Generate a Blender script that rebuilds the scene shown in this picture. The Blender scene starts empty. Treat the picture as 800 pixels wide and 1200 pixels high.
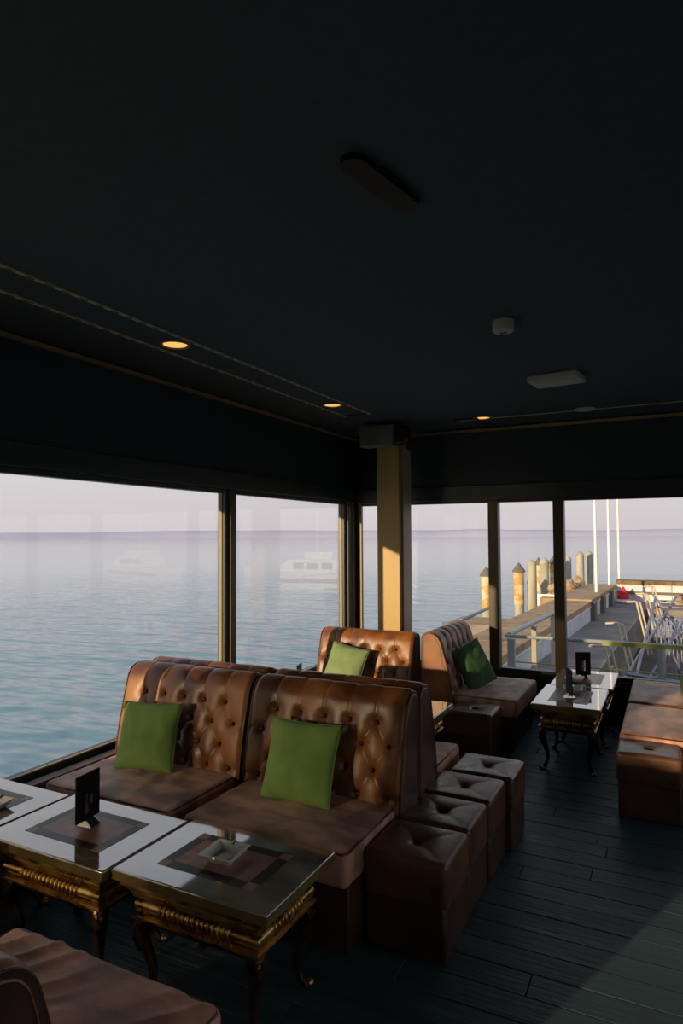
import bpy, bmesh, math, random
import numpy as np
from mathutils import Matrix, Vector
random.seed(4); rng = np.random.RandomState(4)
PI = math.pi
scn = bpy.context.scene
COL = scn.collection

# ------------------------------------------------------------------ camera
RIGHT = (0.89217, 0.45168, -0.0053); UP = (0.02197, -0.03168, 0.99926)
cam_d = bpy.data.cameras.new('camera'); cam_d.sensor_fit = 'VERTICAL'; cam_d.sensor_height = 36; cam_d.lens = 22.8
cam = bpy.data.objects.new('camera', cam_d); COL.objects.link(cam); scn.camera = cam
r_ = Vector(RIGHT).normalized(); u_ = Vector(UP); u_ = (u_ - r_*u_.dot(r_)).normalized(); b_ = r_.cross(u_)
cam.matrix_world = Matrix(((r_.x, u_.x, b_.x, 0), (r_.y, u_.y, b_.y, 0), (r_.z, u_.z, b_.z, 1.75), (0, 0, 0, 1)))
cam_d.clip_end = 9000; cam_d.clip_start = 0.05

# ------------------------------------------------------------------ view, sky, sun
scn.view_settings.view_transform = 'Standard'; scn.view_settings.look = 'None'
scn.view_settings.exposure = 0.0; scn.view_settings.gamma = 1; scn.view_settings.use_curve_mapping = False
def lin(c):
    return tuple(((x/12.92) if x <= .04045 else ((x+.055)/1.055)**2.4) for x in [v/255 for v in c]) + (1,)
w = bpy.data.worlds.new('sky'); scn.world = w; w.use_nodes = True
nt = w.node_tree; nt.nodes.clear()
tc = nt.nodes.new('ShaderNodeTexCoord'); sp = nt.nodes.new('ShaderNodeSeparateXYZ')
nt.links.new(tc.outputs['Generated'], sp.inputs[0])
mr = nt.nodes.new('ShaderNodeMapRange'); mr.inputs[1].default_value = -.1; mr.inputs[2].default_value = 1
nt.links.new(sp.outputs['Z'], mr.inputs[0])
cr = nt.nodes.new('ShaderNodeValToRGB'); nt.links.new(mr.outputs[0], cr.inputs[0])
def zpos(z): return (z+.1)/1.1
st = [(-.1, (200,196,202)), (0.0, (218,208,211)), (.03, (223,213,216)), (.12, (232,226,227)), (.35, (222,222,229)), (.65, (176,192,214)), (1, (140,164,198))]
el = cr.color_ramp.elements
el[0].position = zpos(st[0][0]); el[0].color = lin(st[0][1]); el[1].position = 1; el[1].color = lin(st[-1][1])
for z, c in st[1:-1]:
    e = el.new(zpos(z)); e.color = lin(c)
bg = nt.nodes.new('ShaderNodeBackground'); wo = nt.nodes.new('ShaderNodeOutputWorld')
nt.links.new(cr.outputs[0], bg.inputs[0]); nt.links.new(bg.outputs[0], wo.inputs[0]); bg.inputs[1].default_value = 1.0
sun_d = bpy.data.lights.new('sun', 'SUN'); sun_d.energy = 6.0; sun_d.angle = math.radians(.6); sun_d.color = (1, .72, .42)
sun = bpy.data.objects.new('sun', sun_d); COL.objects.link(sun)
sun.rotation_euler = Vector((1, 2.6, -.45)).to_track_quat('-Z', 'Y').to_euler()

# ------------------------------------------------------------------ materials
MATS = {}
def mat(name, c1, c2=None, rough=.5, metal=0, scale=8, bump=0, bscale=60, coat=0, spec=.5, stretch=(1,1,1), detail=4, pos=(.35,.65), emit=None, estr=0, r2=None, sheen=0, ior=1.5):
    if name in MATS: return MATS[name]
    m = bpy.data.materials.new(name); m.use_nodes = True; n = m.node_tree.nodes; l = m.node_tree.links
    p = n['Principled BSDF']; p.inputs['Roughness'].default_value = rough; p.inputs['Metallic'].default_value = metal
    p.inputs['Specular IOR Level'].default_value = spec; p.inputs['Coat Weight'].default_value = coat
    p.inputs['Base Color'].default_value = lin(c1); p.inputs['IOR'].default_value = ior
    if sheen: p.inputs['Sheen Weight'].default_value = sheen
    if c2 or bump or r2:
        t = n.new('ShaderNodeTexCoord'); mp = n.new('ShaderNodeMapping'); mp.inputs['Scale'].default_value = stretch
        oi = n.new('ShaderNodeObjectInfo'); ad = n.new('ShaderNodeVectorMath'); ad.operation = 'ADD'
        sc = n.new('ShaderNodeVectorMath'); sc.operation = 'SCALE'; sc.inputs['Scale'].default_value = 3.7
        cb = n.new('ShaderNodeCombineXYZ')
        for i in range(3): l.new(oi.outputs['Random'], cb.inputs[i])
        l.new(cb.outputs[0], sc.inputs[0]); l.new(t.outputs['Object'], ad.inputs[0]); l.new(sc.outputs[0], ad.inputs[1])
        l.new(ad.outputs[0], mp.inputs[0])
        nz = n.new('ShaderNodeTexNoise'); nz.inputs['Scale'].default_value = scale; nz.inputs['Detail'].default_value = detail
        l.new(mp.outputs[0], nz.inputs['Vector'])
        if c2:
            r = n.new('ShaderNodeValToRGB'); r.color_ramp.elements[0].position = pos[0]; r.color_ramp.elements[1].position = pos[1]
            r.color_ramp.elements[0].color = lin(c1); r.color_ramp.elements[1].color = lin(c2)
            l.new(nz.outputs[0], r.inputs[0]); l.new(r.outputs[0], p.inputs['Base Color'])
        if r2:
            q = n.new('ShaderNodeMapRange'); q.inputs[1].default_value = .3; q.inputs[2].default_value = .7
            q.inputs[3].default_value = rough; q.inputs[4].default_value = r2
            l.new(nz.outputs[0], q.inputs[0]); l.new(q.outputs[0], p.inputs['Roughness'])
        if bump:
            b = n.new('ShaderNodeBump'); b.inputs['Strength'].default_value = bump; b.inputs['Distance'].default_value = .01
            nb = n.new('ShaderNodeTexNoise'); nb.inputs['Scale'].default_value = bscale; nb.inputs['Detail'].default_value = 5
            l.new(mp.outputs[0], nb.inputs['Vector']); l.new(nb.outputs[0], b.inputs['Height']); l.new(b.outputs[0], p.inputs['Normal'])
    if emit:
        p.inputs['Emission Color'].default_value = lin(emit); p.inputs['Emission Strength'].default_value = estr
    MATS[name] = m; return m

def glass_mat():
    m = bpy.data.materials.new('window_glass'); m.use_nodes = True; n = m.node_tree.nodes; l = m.node_tree.links; n.clear()
    o = n.new('ShaderNodeOutputMaterial'); mx = n.new('ShaderNodeMixShader'); t = n.new('ShaderNodeBsdfTransparent'); g = n.new('ShaderNodeBsdfGlossy')
    t.inputs[0].default_value = (.97, .98, .98, 1)
    g.inputs['Roughness'].default_value = 0.0; f = n.new('ShaderNodeFresnel'); ge = n.new('ShaderNodeNewGeometry'); q = n.new('ShaderNodeMapRange')
    q.inputs[3].default_value = 1.42; q.inputs[4].default_value = 1/1.42   # the same reflectance from both faces of the sheet
    l.new(ge.outputs['Backfacing'], q.inputs[0]); l.new(q.outputs[0], f.inputs[0])
    l.new(f.outputs[0], mx.inputs[0]); l.new(t.outputs[0], mx.inputs[1]); l.new(g.outputs[0], mx.inputs[2]); l.new(mx.outputs[0], o.inputs[0])
    return m
GLASS = glass_mat()
def sun_filter_mat():  # for unseen sheets added to soften the sun on the near sofas
    m = bpy.data.materials.new('added_sun_filter_sheet'); m.use_nodes = True; n = m.node_tree.nodes; l = m.node_tree.links; n.clear()
    o = n.new('ShaderNodeOutputMaterial'); mx = n.new('ShaderNodeMixShader'); t = n.new('ShaderNodeBsdfTransparent'); g = n.new('ShaderNodeBsdfTranslucent')
    g.inputs[0].default_value = lin((226, 214, 190)); mx.inputs[0].default_value = .62
    l.new(t.outputs[0], mx.inputs[1]); l.new(g.outputs[0], mx.inputs[2]); l.new(mx.outputs[0], o.inputs[0])
    return m
SCREEN = sun_filter_mat()
def water_mat():
    m = bpy.data.materials.new('lake_water'); m.use_nodes = True; n = m.node_tree.nodes; l = m.node_tree.links
    p = n['Principled BSDF']; p.inputs['Base Color'].default_value = (.13, .27, .32, 1); p.inputs['Roughness'].default_value = .06; p.inputs['IOR'].default_value = 1.33
    t = n.new('ShaderNodeTexCoord')
    def nz(scale, rot, st, det):
        mp = n.new('ShaderNodeMapping'); mp.inputs['Rotation'].default_value = (0, 0, rot); mp.inputs['Scale'].default_value = st
        q = n.new('ShaderNodeTexNoise'); q.inputs['Scale'].default_value = scale; q.inputs['Detail'].default_value = det
        l.new(t.outputs['Object'], mp.inputs[0]); l.new(mp.outputs[0], q.inputs['Vector']); return q
    a = nz(.75, -.45, (.30, 1, 1), 3); b = nz(2.2, .1, (.40, 1, 1), 1)
    ad = n.new('ShaderNodeMath'); ad.operation = 'MULTIPLY_ADD'; ad.inputs[1].default_value = .35
    l.new(b.outputs[0], ad.inputs[0]); l.new(a.outputs[0], ad.inputs[2])
    ln = n.new('ShaderNodeVectorMath'); ln.operation = 'LENGTH'; l.new(t.outputs['Object'], ln.inputs[0])
    mr_ = n.new('ShaderNodeMapRange'); mr_.inputs[1].default_value = 8; mr_.inputs[2].default_value = 70; mr_.inputs[3].default_value = 1; mr_.inputs[4].default_value = .06
    l.new(ln.outputs['Value'], mr_.inputs[0])
    bu = n.new('ShaderNodeBump'); l.new(mr_.outputs[0], bu.inputs['Strength']); bu.inputs['Distance'].default_value = .32
    l.new(ad.outputs[0], bu.inputs['Height']); l.new(bu.outputs[0], p.inputs['Normal'])
    return m
M = dict(
 leather=mat('brown_leather', (86,50,30), (162,104,54), rough=.27, scale=4, bump=.12, bscale=140, r2=.46, spec=.55),
 leather_dark=mat('dark_brown_leather', (54,34,26), (80,50,37), rough=.34, scale=6, bump=.12, bscale=140, r2=.5),
 suede=mat('worn_brown_suede', (142,102,82), (224,166,138), rough=.56, scale=4, bump=.15, bscale=90, stretch=(1,2,1), sheen=.15, detail=6),
 piping=mat('leather_piping', (84,56,40), rough=.4),
 button=mat('leather_button', (60,36,24), rough=.25),
 marble=mat('polished_marble', (112,104,80), (176,168,146), rough=.05, scale=3, coat=1, stretch=(1,2.2,1), detail=8, spec=1, ior=2.1),
 marble_edge=mat('marble_edge', (92,82,52), (128,112,70), rough=.18, scale=5, coat=.3),
 inlay_dark=mat('dark_stone_inlay', (44,36,35), (62,54,50), rough=.3, scale=12, spec=.2),
 inlay_pink=mat('rose_stone_inlay', (148,108,100), (176,136,124), rough=.3, scale=14, spec=.2),
 bronze=mat('antique_bronze', (158,122,74), (226,188,122), rough=.2, metal=.9, scale=14, r2=.4),
 bronze_dark=mat('darkened_bronze', (44,34,25), (112,84,50), rough=.26, metal=.75, scale=22, bump=.3, bscale=50),
 green=mat('green_cotton', (112,146,68), (128,162,82), rough=.85, scale=6, bump=.25, bscale=220, sheen=.1),
 green_dark=mat('dark_green_cotton', (56,98,48), (66,112,56), rough=.85, scale=6, bump=.25, bscale=220),
 green_pale=mat('pale_green_cotton', (120,144,96), (136,158,108), rough=.85, scale=6, bump=.25, bscale=220),
 wall=mat('dark_teal_paint', (46,60,66), rough=.6),
 frame=mat('dark_window_frame', (48,60,62), rough=.42),
 alu=mat('champagne_metal', (220,204,160), rough=.4),
 ceil=mat('dark_ceiling_paint', (66,80,88), (70,85,93), rough=.85, scale=20),
 plank=mat('dark_stained_plank', (40,66,72), (62,90,96), rough=.40, scale=6, bump=.5, bscale=30, stretch=(.12,1.6,1), detail=8, r2=.6),
 joint=mat('black_joint', (8,8,9), rough=.9),
 wood=mat('brown_wood_trim', (160,122,80), (184,144,98), rough=.5, scale=8, stretch=(.2,.2,1)),
 ledge=mat('pinkish_ledge_leather', (104,84,72), (128,104,90), rough=.5, scale=6),
 navy=mat('navy_print', (14,22,40), rough=.35, spec=.3), tan=mat('tan_print', (110,92,64), rough=.4, spec=.3),
 black=mat('black_plastic', (14,14,15), rough=.5, spec=.25),
 chrome=mat('chrome', (200,205,205), rough=.12, metal=1),
 ash=mat('pale_enamelled_steel', (226,228,222), rough=.3),
 slip=mat('dark_slip_floor', (58,50,46), (82,72,66), rough=.9, scale=2, detail=8),
 moss=mat('mossy_coping', (96,78,50), (140,112,72), rough=.9, scale=5, detail=8),
 mull=mat('olive_mullion_sunlit', (156,136,88), rough=.45),  # lake-side mullion olive, brightened to carry the sunlight
 mullf=mat('olive_mullion_shaded', (74,64,38), rough=.45),  # same olive darkened for far mullions, shade put into the colour
 white=mat('white_plastic', (205,203,190), rough=.5),
 speaker=mat('grey_plastic', (128,126,112), rough=.5),
 column=mat('ochre_painted_steel', (190,160,94), rough=.45),
 column_side=mat('mauve_painted_steel', (196,176,164), rough=.5),
 lamp=mat('lamp_diffuser', (255,200,120), emit=(255,186,98), estr=1.15),
 shore=mat('hazy_shore', (176,176,196), (186,184,202), rough=1, scale=.004),  # distance haze is put into this pale bluish colour
 concrete=mat('weathered_concrete', (112,102,98), (142,132,124), rough=.9, scale=1.2, detail=8),
 parapet=mat('white_render', (196,198,204), (216,216,218), rough=.85, scale=1.5, detail=6),
 stone=mat('tan_coping_stone', (150,124,94), (182,154,118), rough=.9, scale=2.5, detail=8),
 pile=mat('weathered_timber_pile', (150,148,132), (178,174,156), rough=.85, scale=2, stretch=(2,2,.3), detail=6),
 sleeve=mat('flaking_yellow_sleeve', (186,150,88), (206,192,156), rough=.8, scale=3, detail=6, pos=(.45,.55)),
 cap=mat('slate_pile_cap', (104,98,92), rough=.8),
 polem=mat('white_flagpole', (238,234,232), rough=.4),
 galv=mat('galvanised_tube', (116,118,130), (140,142,152), rough=.45, metal=.2, scale=3),
 rail=mat('pale_painted_rail', (196,182,158), rough=.5),
 railg=mat('grey_painted_rail', (176,182,180), rough=.5),
 yellow=mat('faded_yellow_strip', (176,176,90), rough=.6),
 red=mat('red_cloth', (204,26,38), (220,40,50), rough=.8, scale=6),
 whitec=mat('white_cloth', (216,214,216), rough=.8),
 blue=mat('blue_print', (28,56,120), (44,92,160), rough=.35, scale=30, spec=.3),
 hull=mat('white_boat_hull', (225,225,222), rough=.3),
 hullr=mat('red_boat_stripe', (150,50,46), rough=.4),
 clear=mat('frosted_print', (205,214,214), rough=.3),
 yellowp=mat('amber_print', (206,170,60), rough=.4), redp=mat('red_print', (190,50,50), rough=.4),
)

# ------------------------------------------------------------------ object helpers
def link(name, me, m, parent=None, loc=None, rot=None, smooth=True, ang=None):
    if m is not None and not me.materials: me.materials.append(m)
    if smooth and len(me.polygons):
        me.polygons.foreach_set('use_smooth', [True]*len(me.polygons))
        if ang is not None:
            me.set_sharp_from_angle(angle=math.radians(ang))
    o = bpy.data.objects.new(name, me); COL.objects.link(o)
    if parent: o.parent = parent
    if loc is not None: o.location = loc
    if rot is not None: o.rotation_euler = rot
    return o
class MB:
    def __init__(s): s.v = []; s.f = []
    def box(s, x0, x1, y0, y1, z0, z1, T=None):
        b = len(s.v); c = [(x, y, z) for z in (z0, z1) for y in (y0, y1) for x in (x0, x1)]
        if T: c = [tuple(T @ Vector(p)) for p in c]
        s.v += c; s.f += [tuple(b+i for i in q) for q in ((0,2,3,1),(4,5,7,6),(0,1,5,4),(2,6,7,3),(0,4,6,2),(1,3,7,5))]
    def loft(s, rings, closed=True, cap=True):
        b = len(s.v); n = len(rings[0])
        for r in rings: s.v += [tuple(p) for p in r]
        for i in range(len(rings)-1):
            for j in range(n if closed else n-1):
                k = (j+1) % n
                s.f.append((b+i*n+j, b+i*n+k, b+(i+1)*n+k, b+(i+1)*n+j))
        if cap:
            s.f.append(tuple(b+j for j in reversed(range(n)))); s.f.append(tuple(b+(len(rings)-1)*n+j for j in range(n)))
    def tube(s, pts, r, n=8, T=None, flat=1.0, up=None):
        pts = [Vector(p) for p in pts]; rings = []
        if not hasattr(r, '__len__'): r = [r]*len(pts)
        ref = Vector(up) if up else Vector((0, 0, 1))
        for i, p in enumerate(pts):
            t = (pts[min(i+1, len(pts)-1)] - pts[max(i-1, 0)]).normalized()
            a = ref.cross(t)
            if a.length < .05: a = Vector((0, 1, 0)).cross(t)
            a.normalize(); bb = t.cross(a)
            rings.append([p + a*math.cos(2*PI*k/n)*r[i] + bb*math.sin(2*PI*k/n)*r[i]*flat for k in range(n)])
        if T: rings = [[T @ q for q in R] for R in rings]
        s.loft(rings)
    def lathe(s, prof, c=(0, 0, 0), n=20):
        s.loft([[(c[0]+r*math.cos(2*PI*k/n), c[1]+r*math.sin(2*PI*k/n), c[2]+z) for k in range(n)] for r, z in prof])
    def me(s, name='m'):
        me = bpy.data.meshes.new(name); me.from_pydata(s.v, [], s.f); me.update(); return me
    def build(s, name, m, parent=None, loc=None, rot=None, smooth=False, ang=None, bevel=0):
        me = s.me(name)
        if bevel:
            bm = bmesh.new(); bm.from_mesh(me)
            res = bmesh.ops.bevel(bm, geom=bm.edges[:], offset=bevel, segments=2, affect='EDGES', profile=.5)
            for f_ in res['faces']: f_.smooth = True
            bm.to_mesh(me); bm.free(); smooth = False
        return link(name, me, m, parent, loc, rot, smooth, ang)
def boxobj(name, m, x0, x1, y0, y1, z0, z1, parent=None, bevel=0, kind=None):
    b = MB(); b.box(x0, x1, y0, y1, z0, z1); o = b.build(name, m, parent, bevel=bevel)
    if kind: o['kind'] = kind
    return o
def tag(o, label=None, cat=None, group=None, kind=None):
    if label: o['label'] = label
    if cat: o['category'] = cat
    if group: o['group'] = group
    if kind: o['kind'] = kind
    return o
def empty(name, loc=(0, 0, 0), rz=0, label=None, cat=None, group=None):
    o = bpy.data.objects.new(name, None); COL.objects.link(o); o.location = loc; o.rotation_euler = (0, 0, rz); o.empty_display_size = .1
    return tag(o, label, cat, group)
KIDS = {}
def children(o): return [c for c in COL.objects if c.parent == o]
def copy_tree(o, parent=None):
    c = o.copy(); COL.objects.link(c); c.parent = parent
    for ch in children(o): copy_tree(ch, c)
    return c
def gridbox(w_, d_, h_, r, nx, ny, nz, disp=None):
    """rounded box centred in x,y with z from 0 to h, fine enough to displace"""
    def ticks(L, n):
        a = [L*.5 - r*(1-math.cos(t*PI/2/4)) if False else 0 for t in range(0)]
        edge = [r*(1-math.cos(k/4*PI/2)) for k in range(5)]
        mid = list(np.linspace(r, L-r, n+1))[1:-1]
        return [-L/2+e for e in edge] + [-L/2+q for q in mid] + [L/2-e for e in reversed(edge)]
    X, Y, Z = ticks(w_, nx), ticks(d_, ny), ticks(h_, nz)
    vid = {}; V = []; F = []
    hx, hy, hz = w_/2-r, d_/2-r, h_/2-r
    def v(x, y, z):
        k = (round(x, 5), round(y, 5), round(z, 5))
        if k in vid: return vid[k]
        i = (max(-hx, min(hx, x)), max(-hy, min(hy, y)), max(-hz, min(hz, z)))
        d = Vector((x-i[0], y-i[1], z-i[2])); 
        p = Vector(i) + (d.normalized()*r if d.length > 1e-6 else d)
        if disp:
            nn = d.normalized() if d.length > 1e-6 else Vector((0, 0, 1))
            p = disp(p, nn)
        vid[k] = len(V); V.append((p.x, p.y, p.z+h_/2)); return vid[k]
    for z in (Z[0], Z[-1]):
        for i in range(len(X)-1):
            for j in range(len(Y)-1):
                q = [v(X[i], Y[j], z), v(X[i+1], Y[j], z), v(X[i+1], Y[j+1], z), v(X[i], Y[j+1], z)]
                F.append(q if z > 0 else q[::-1])
    for y in (Y[0], Y[-1]):
        for i in range(len(X)-1):
            for j in range(len(Z)-1):
                q = [v(X[i], y, Z[j]), v(X[i+1], y, Z[j]), v(X[i+1], y, Z[j+1]), v(X[i], y, Z[j+1])]
                F.append(q if y < 0 else q[::-1])
    for x in (X[0], X[-1]):
        for i in range(len(Y)-1):
            for j in range(len(Z)-1):
                q = [v(x, Y[i], Z[j]), v(x, Y[i+1], Z[j]), v(x, Y[i+1], Z[j+1]), v(x, Y[i], Z[j+1])]
                F.append(q if x > 0 else q[::-1])
    me = bpy.data.meshes.new('rounded'); me.from_pydata(V, [], F); me.update(); return me
def noise3(p, s, seed=0):
    from mathutils import noise
    return noise.noise(Vector((p[0]*s+seed*7.1, p[1]*s+seed*3.3, p[2]*s)))

# ------------------------------------------------------------------ room shell
XL, YF, XR, YB, ZC = -3.2, 6.6, 3.4, -6.5, 2.87
SILL, HEAD = .43, 2.14
fl = boxobj('floor', M['joint'], XL-.15, XR+.15, YB, YF+.1, -.12, -.022, kind='structure')
# planks run along x
pw = .142; rows = int((6.55+.6)/pw); lens = [2.6, 3.1, 2.2, 2.8]
plank_meshes = {}
yy = 6.55
for r in range(rows):
    x = XL + .02 - random.random()*1.6
    while x < 1.6:
        L = random.choice(lens); x0 = max(x, XL+.02); x1 = min(x+L, 1.9)
        if x1 - x0 > .15:
            key = round(x1-x0, 2)
            if key not in plank_meshes:
                b = MB(); b.box(0, key-.003, 0, pw-.0035, -.022, 0)
                me = b.me('plank'); bm = bmesh.new(); bm.from_mesh(me)
                bmesh.ops.bevel(bm, geom=[e for e in bm.edges if all(v_.co.z > -.001 for v_ in e.verts)], offset=.0022, segments=1, affect='EDGES'); bm.to_mesh(me); bm.free()
                me.materials.append(M['plank']); plank_meshes[key] = me
            o = link('plank', plank_meshes[key], None, fl, (x0, yy-pw*(r+1), random.uniform(-.0015, .0005)), smooth=False)
        x += L
boxobj('ceiling', M['ceil'], XL-.15, XR+.15, YB, YF+.15, ZC, ZC+.12, kind='structure')
wl = boxobj('wall_left', M['wall'], XL-.14, XL+.02, YB, YF, HEAD+.12, ZC, kind='structure')
boxobj('parapet', M['wall'], XL-.12, XL-.0, YB, YF, -.02, SILL-.06, wl)
boxobj('header_board', M['frame'], XL-.13, XL+.05, YB, YF, HEAD, HEAD+.14, wl, bevel=.006)
wf = boxobj('wall_far', M['wall'], XL-.14, XR+.14, YF-.02, YF+.14, HEAD+.12, ZC, kind='structure')
boxobj('parapet', M['wall'], XL-.12, XR, YF, YF+.12, -.02, SILL-.06, wf)
boxobj('batten', M['wood'], -1.1, -.3, YF-.02, YF, .335, .355, wf)
boxobj('header_board', M['frame'], XL-.13, XR, YF-.05, YF+.13, HEAD-.02, HEAD+.13, wf, bevel=.006)
wr = boxobj('wall_right', M['wall'], XR, XR+.14, YB, YF, HEAD, ZC, kind='structure')
boxobj('parapet', M['wall'], XR, XR+.12, YB, YF, -.02, SILL, wr)
boxobj('wall_back', M['wall'], XL-.14, XR+.14, YB-.12, YB, -.02, ZC, kind='structure')
# outside eave on the lake side
boxobj('eave', M['frame'], XL-.56, XL-.14, YB, YF+.5, 2.20, 2.34, kind='structure', parent=None).name = 'trim_1'
# trims at the junction of wall and ceiling
boxobj('trim_2', M['wood'], XL+.02, XL+.045, YB, YF-.02, ZC-.035, ZC-.012, kind='structure')
boxobj('trim_3', M['wood'], XL+.045, XR, YF-.05, YF-.02, ZC-.045, ZC-.02, kind='structure')

def post(parent, name, m, x0, x1, y0, y1, z0=SILL-.06, z1=HEAD): return boxobj(name, m, x0, x1, y0, y1, z0, z1, parent, bevel=.003)
# left windows : mullions at y
ym = [-6.5, -4.3, -2.15, 0.0, 2.14, 4.29, 6.42]
for i in range(6):
    y0, y1 = ym[i], ym[i+1]
    g = empty('window_%d' % (i+1), (XL, (y0+y1)/2, SILL)); g['kind'] = 'structure'
    def W(n, m, x0, x1, a, b, z0, z1, bv=.003):
        return boxobj(n, m, x0-XL, x1-XL, a-(y0+y1)/2, b-(y0+y1)/2, z0-SILL, z1-SILL, g, bevel=bv)
    W('window_sill', M['frame'], XL-.09, XL+.05, y0, y1, SILL-.07, SILL-.02)
    W('bottom_rail', M['frame'], XL-.05, XL+.015, y0, y1, SILL-.03, SILL+.02)
    W('glazing_bead', M['alu'], XL-.005, XL+.012, y0+.06, y1-.06, SILL+.02, SILL+.028)
    W('bottom_track', M['frame'], XL-.085, XL-.06, y0, y1, SILL-.03, SILL+.01)
    W('top_rail', M['frame'], XL-.05, XL+.015, y0, y1, HEAD-.035, HEAD)
    # the end of the previous sash, then mullion with edges lightened to look sunlit
    W('stile', M['frame'], XL-.05, XL+.02, y1-.075, y1-.02, SILL, HEAD)
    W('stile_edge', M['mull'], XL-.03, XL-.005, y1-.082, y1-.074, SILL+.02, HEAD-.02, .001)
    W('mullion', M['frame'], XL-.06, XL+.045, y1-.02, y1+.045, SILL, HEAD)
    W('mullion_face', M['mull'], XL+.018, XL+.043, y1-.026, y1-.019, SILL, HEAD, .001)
    W('stile', M['frame'], XL-.05, XL+.02, y0+.045, y0+.075, SILL, HEAD)
    if i == 1: W('added_sun_filter', SCREEN, XL+.02, XL+.021, y0, y1, SILL, 1.76, 0)  # sheets added out of view to filter the sun, no real window part
    if i == 2: W('added_sun_filter', SCREEN, XL+.02, XL+.021, y0, y1, SILL, HEAD, 0)
    if i == 3:
        W('added_sun_filter', SCREEN, XL+.02, XL+.021, y0, 1.35, SILL, HEAD, 0); W('added_sun_filter', SCREEN, XL+.02, XL+.021, 1.35, y1-.1, SILL, 1.20, 0)
    b = MB(); b.box(-.002, .002, -(y1-y0)/2+.07, (y1-y0)/2-.075, .018, HEAD-SILL-.03)
    b.build('pane', GLASS, g, (-.025, 0, 0))
# corner post with edges in the sunlit olive
cp = empty('trim_4', (XL, YF, SILL)); cp['kind'] = 'structure'
boxobj('corner_post', M['frame'], -.06, .06, -.085, .1, 0, HEAD-SILL, cp, bevel=.003)
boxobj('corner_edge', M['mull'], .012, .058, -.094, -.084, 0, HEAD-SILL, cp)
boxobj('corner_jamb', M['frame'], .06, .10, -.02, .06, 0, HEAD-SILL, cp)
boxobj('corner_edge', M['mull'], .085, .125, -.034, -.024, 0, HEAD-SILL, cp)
# far windows
xm = [-3.12, -1.60, -.965, .75, 2.1, 3.3]
for i in range(5):
    x0, x1 = xm[i], xm[i+1]; xc = (x0+x1)/2
    g = empty('window_%d' % (i+7), (xc, YF, SILL)); g['kind'] = 'structure'
    zt = HEAD-.02
    def W(n, m, a, b, y0, y1, z0, z1, bv=.003):
        return boxobj(n, m, a-xc, b-xc, y0-YF, y1-YF, z0-SILL, z1-SILL, g, bevel=bv)
    W('window_sill', M['frame'], x0, x1, YF-.05, YF+.09, SILL-.07, SILL-.04)
    W('bottom_rail', M['frame'], x0, x1, YF-.02, YF+.05, SILL-.04, SILL)
    W('top_rail', M['frame'], x0, x1, YF-.02, YF+.05, zt-.03, zt)
    W('mullion', M['frame'], x1-.05, x1+.05, YF-.05, YF+.06, SILL-.04, zt)
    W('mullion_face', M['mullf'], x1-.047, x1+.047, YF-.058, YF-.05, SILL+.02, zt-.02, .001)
    b = MB(); b.box(x0-xc+.04, x1-xc-.04, -.002, .002, 0, zt-SILL-.03); b.build('pane', GLASS, g, (0, .02, 0))
# right windows (their daylight and the reflections in the lake-side glass)
xr = [YB, -4.3, -2.1, 0.1, 2.3, 4.5, YF]
for i in range(6):
    y0, y1 = xr[i], xr[i+1]
    g = empty('window_%d' % (i+12), (XR, (y0+y1)/2, SILL)); g['kind'] = 'structure'; h = (y1-y0)/2
    boxobj('mullion', M['frame'], -.03, .06, h-.05, h+.05, 0, HEAD-SILL, g)
    boxobj('bottom_rail', M['frame'], -.03, .06, -h, h, 0, .05, g)
    b = MB(); b.box(-.002, .002, -h+.05, h-.05, .05, HEAD-SILL); b.build('pane', GLASS, g, (.02, 0, 0))
boxobj('baseboard_far', M['frame'], XL+.05, XR, YF-.03, YF, 0, .08, kind='structure')

# ------------------------------------------------------------------ column with loudspeaker
c = empty('trim_5', (-2.47, 6.02, 0)); c['kind'] = 'structure'
boxobj('column_shaft', M['column'], -.12, .115, -.12, .10, 0, ZC-.02, c, bevel=.004)
boxobj('column_flange', M['column_side'], .115, .135, -.06, .16, 0, ZC-.25, c, bevel=.003)
t = empty('loudspeaker', (-2.52, 5.84, 2.63), 0, 'pale grey box loudspeaker mounted at the top of the ochre column', 'speaker')
boxobj('cabinet', M['speaker'], -.185, .17, -.1, .058, 0, .2, t, bevel=.006)
b = MB(); b.box(.17, .30, -.05, .06, 0, .17, Matrix.Translation((0,0,.015)) @ Matrix.Rotation(0, 4, 'Z')); b.build('bracket', M['bronze_dark'], t, bevel=.012)
b = MB(); b.box(-.175, .162, -.106, -.1, .01, .19); b.build('grille', M['speaker'], t, bevel=.002)

# ------------------------------------------------------------------ ceiling fittings
def slot_strip(x0, x1, ya, yb, x_dir=False):
    # returns strip body and slots as two meshes
    a = MB(); a.box(x0, x1, ya, yb, -.006, 0); s_ = MB()
    if not x_dir:
        y = ya+.02; xc = (x0+x1)/2
        while y < yb-.05:
            s_.box(xc-.004, xc+.004, y, y+.045, -.0075, -.0058); y += .095
    return a, s_
t = empty('recessed_light_track', (0, 0, ZC-.001), 0, 'long slotted double strip recessed in the ceiling above the window row of sofas', 'ceiling track')
for x0 in (-2.425, -2.68):
    a, s_ = slot_strip(x0, x0+.022, -4, 5.36); st_ = a.build('slotted_strip', M['alu'], t); o = s_.build('slot', M['black'], st_); o['kind'] = 'stuff'
boxobj('recessed_panel', M['black'], -2.66, -2.425, 5.33, 5.37, -.004, 0, t)
t = empty('recessed_light_track', (0, 0, ZC-.001), 0, 'thin metal strip in the ceiling running along the far window wall', 'ceiling track')
boxobj('slotted_strip', M['alu'], -1.80, XR-.2, 6.09, 6.105, -.006, 0, t); boxobj('recessed_panel', M['black'], -1.82, -1.60, 6.0, 6.09, -.004, 0, t)
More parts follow.
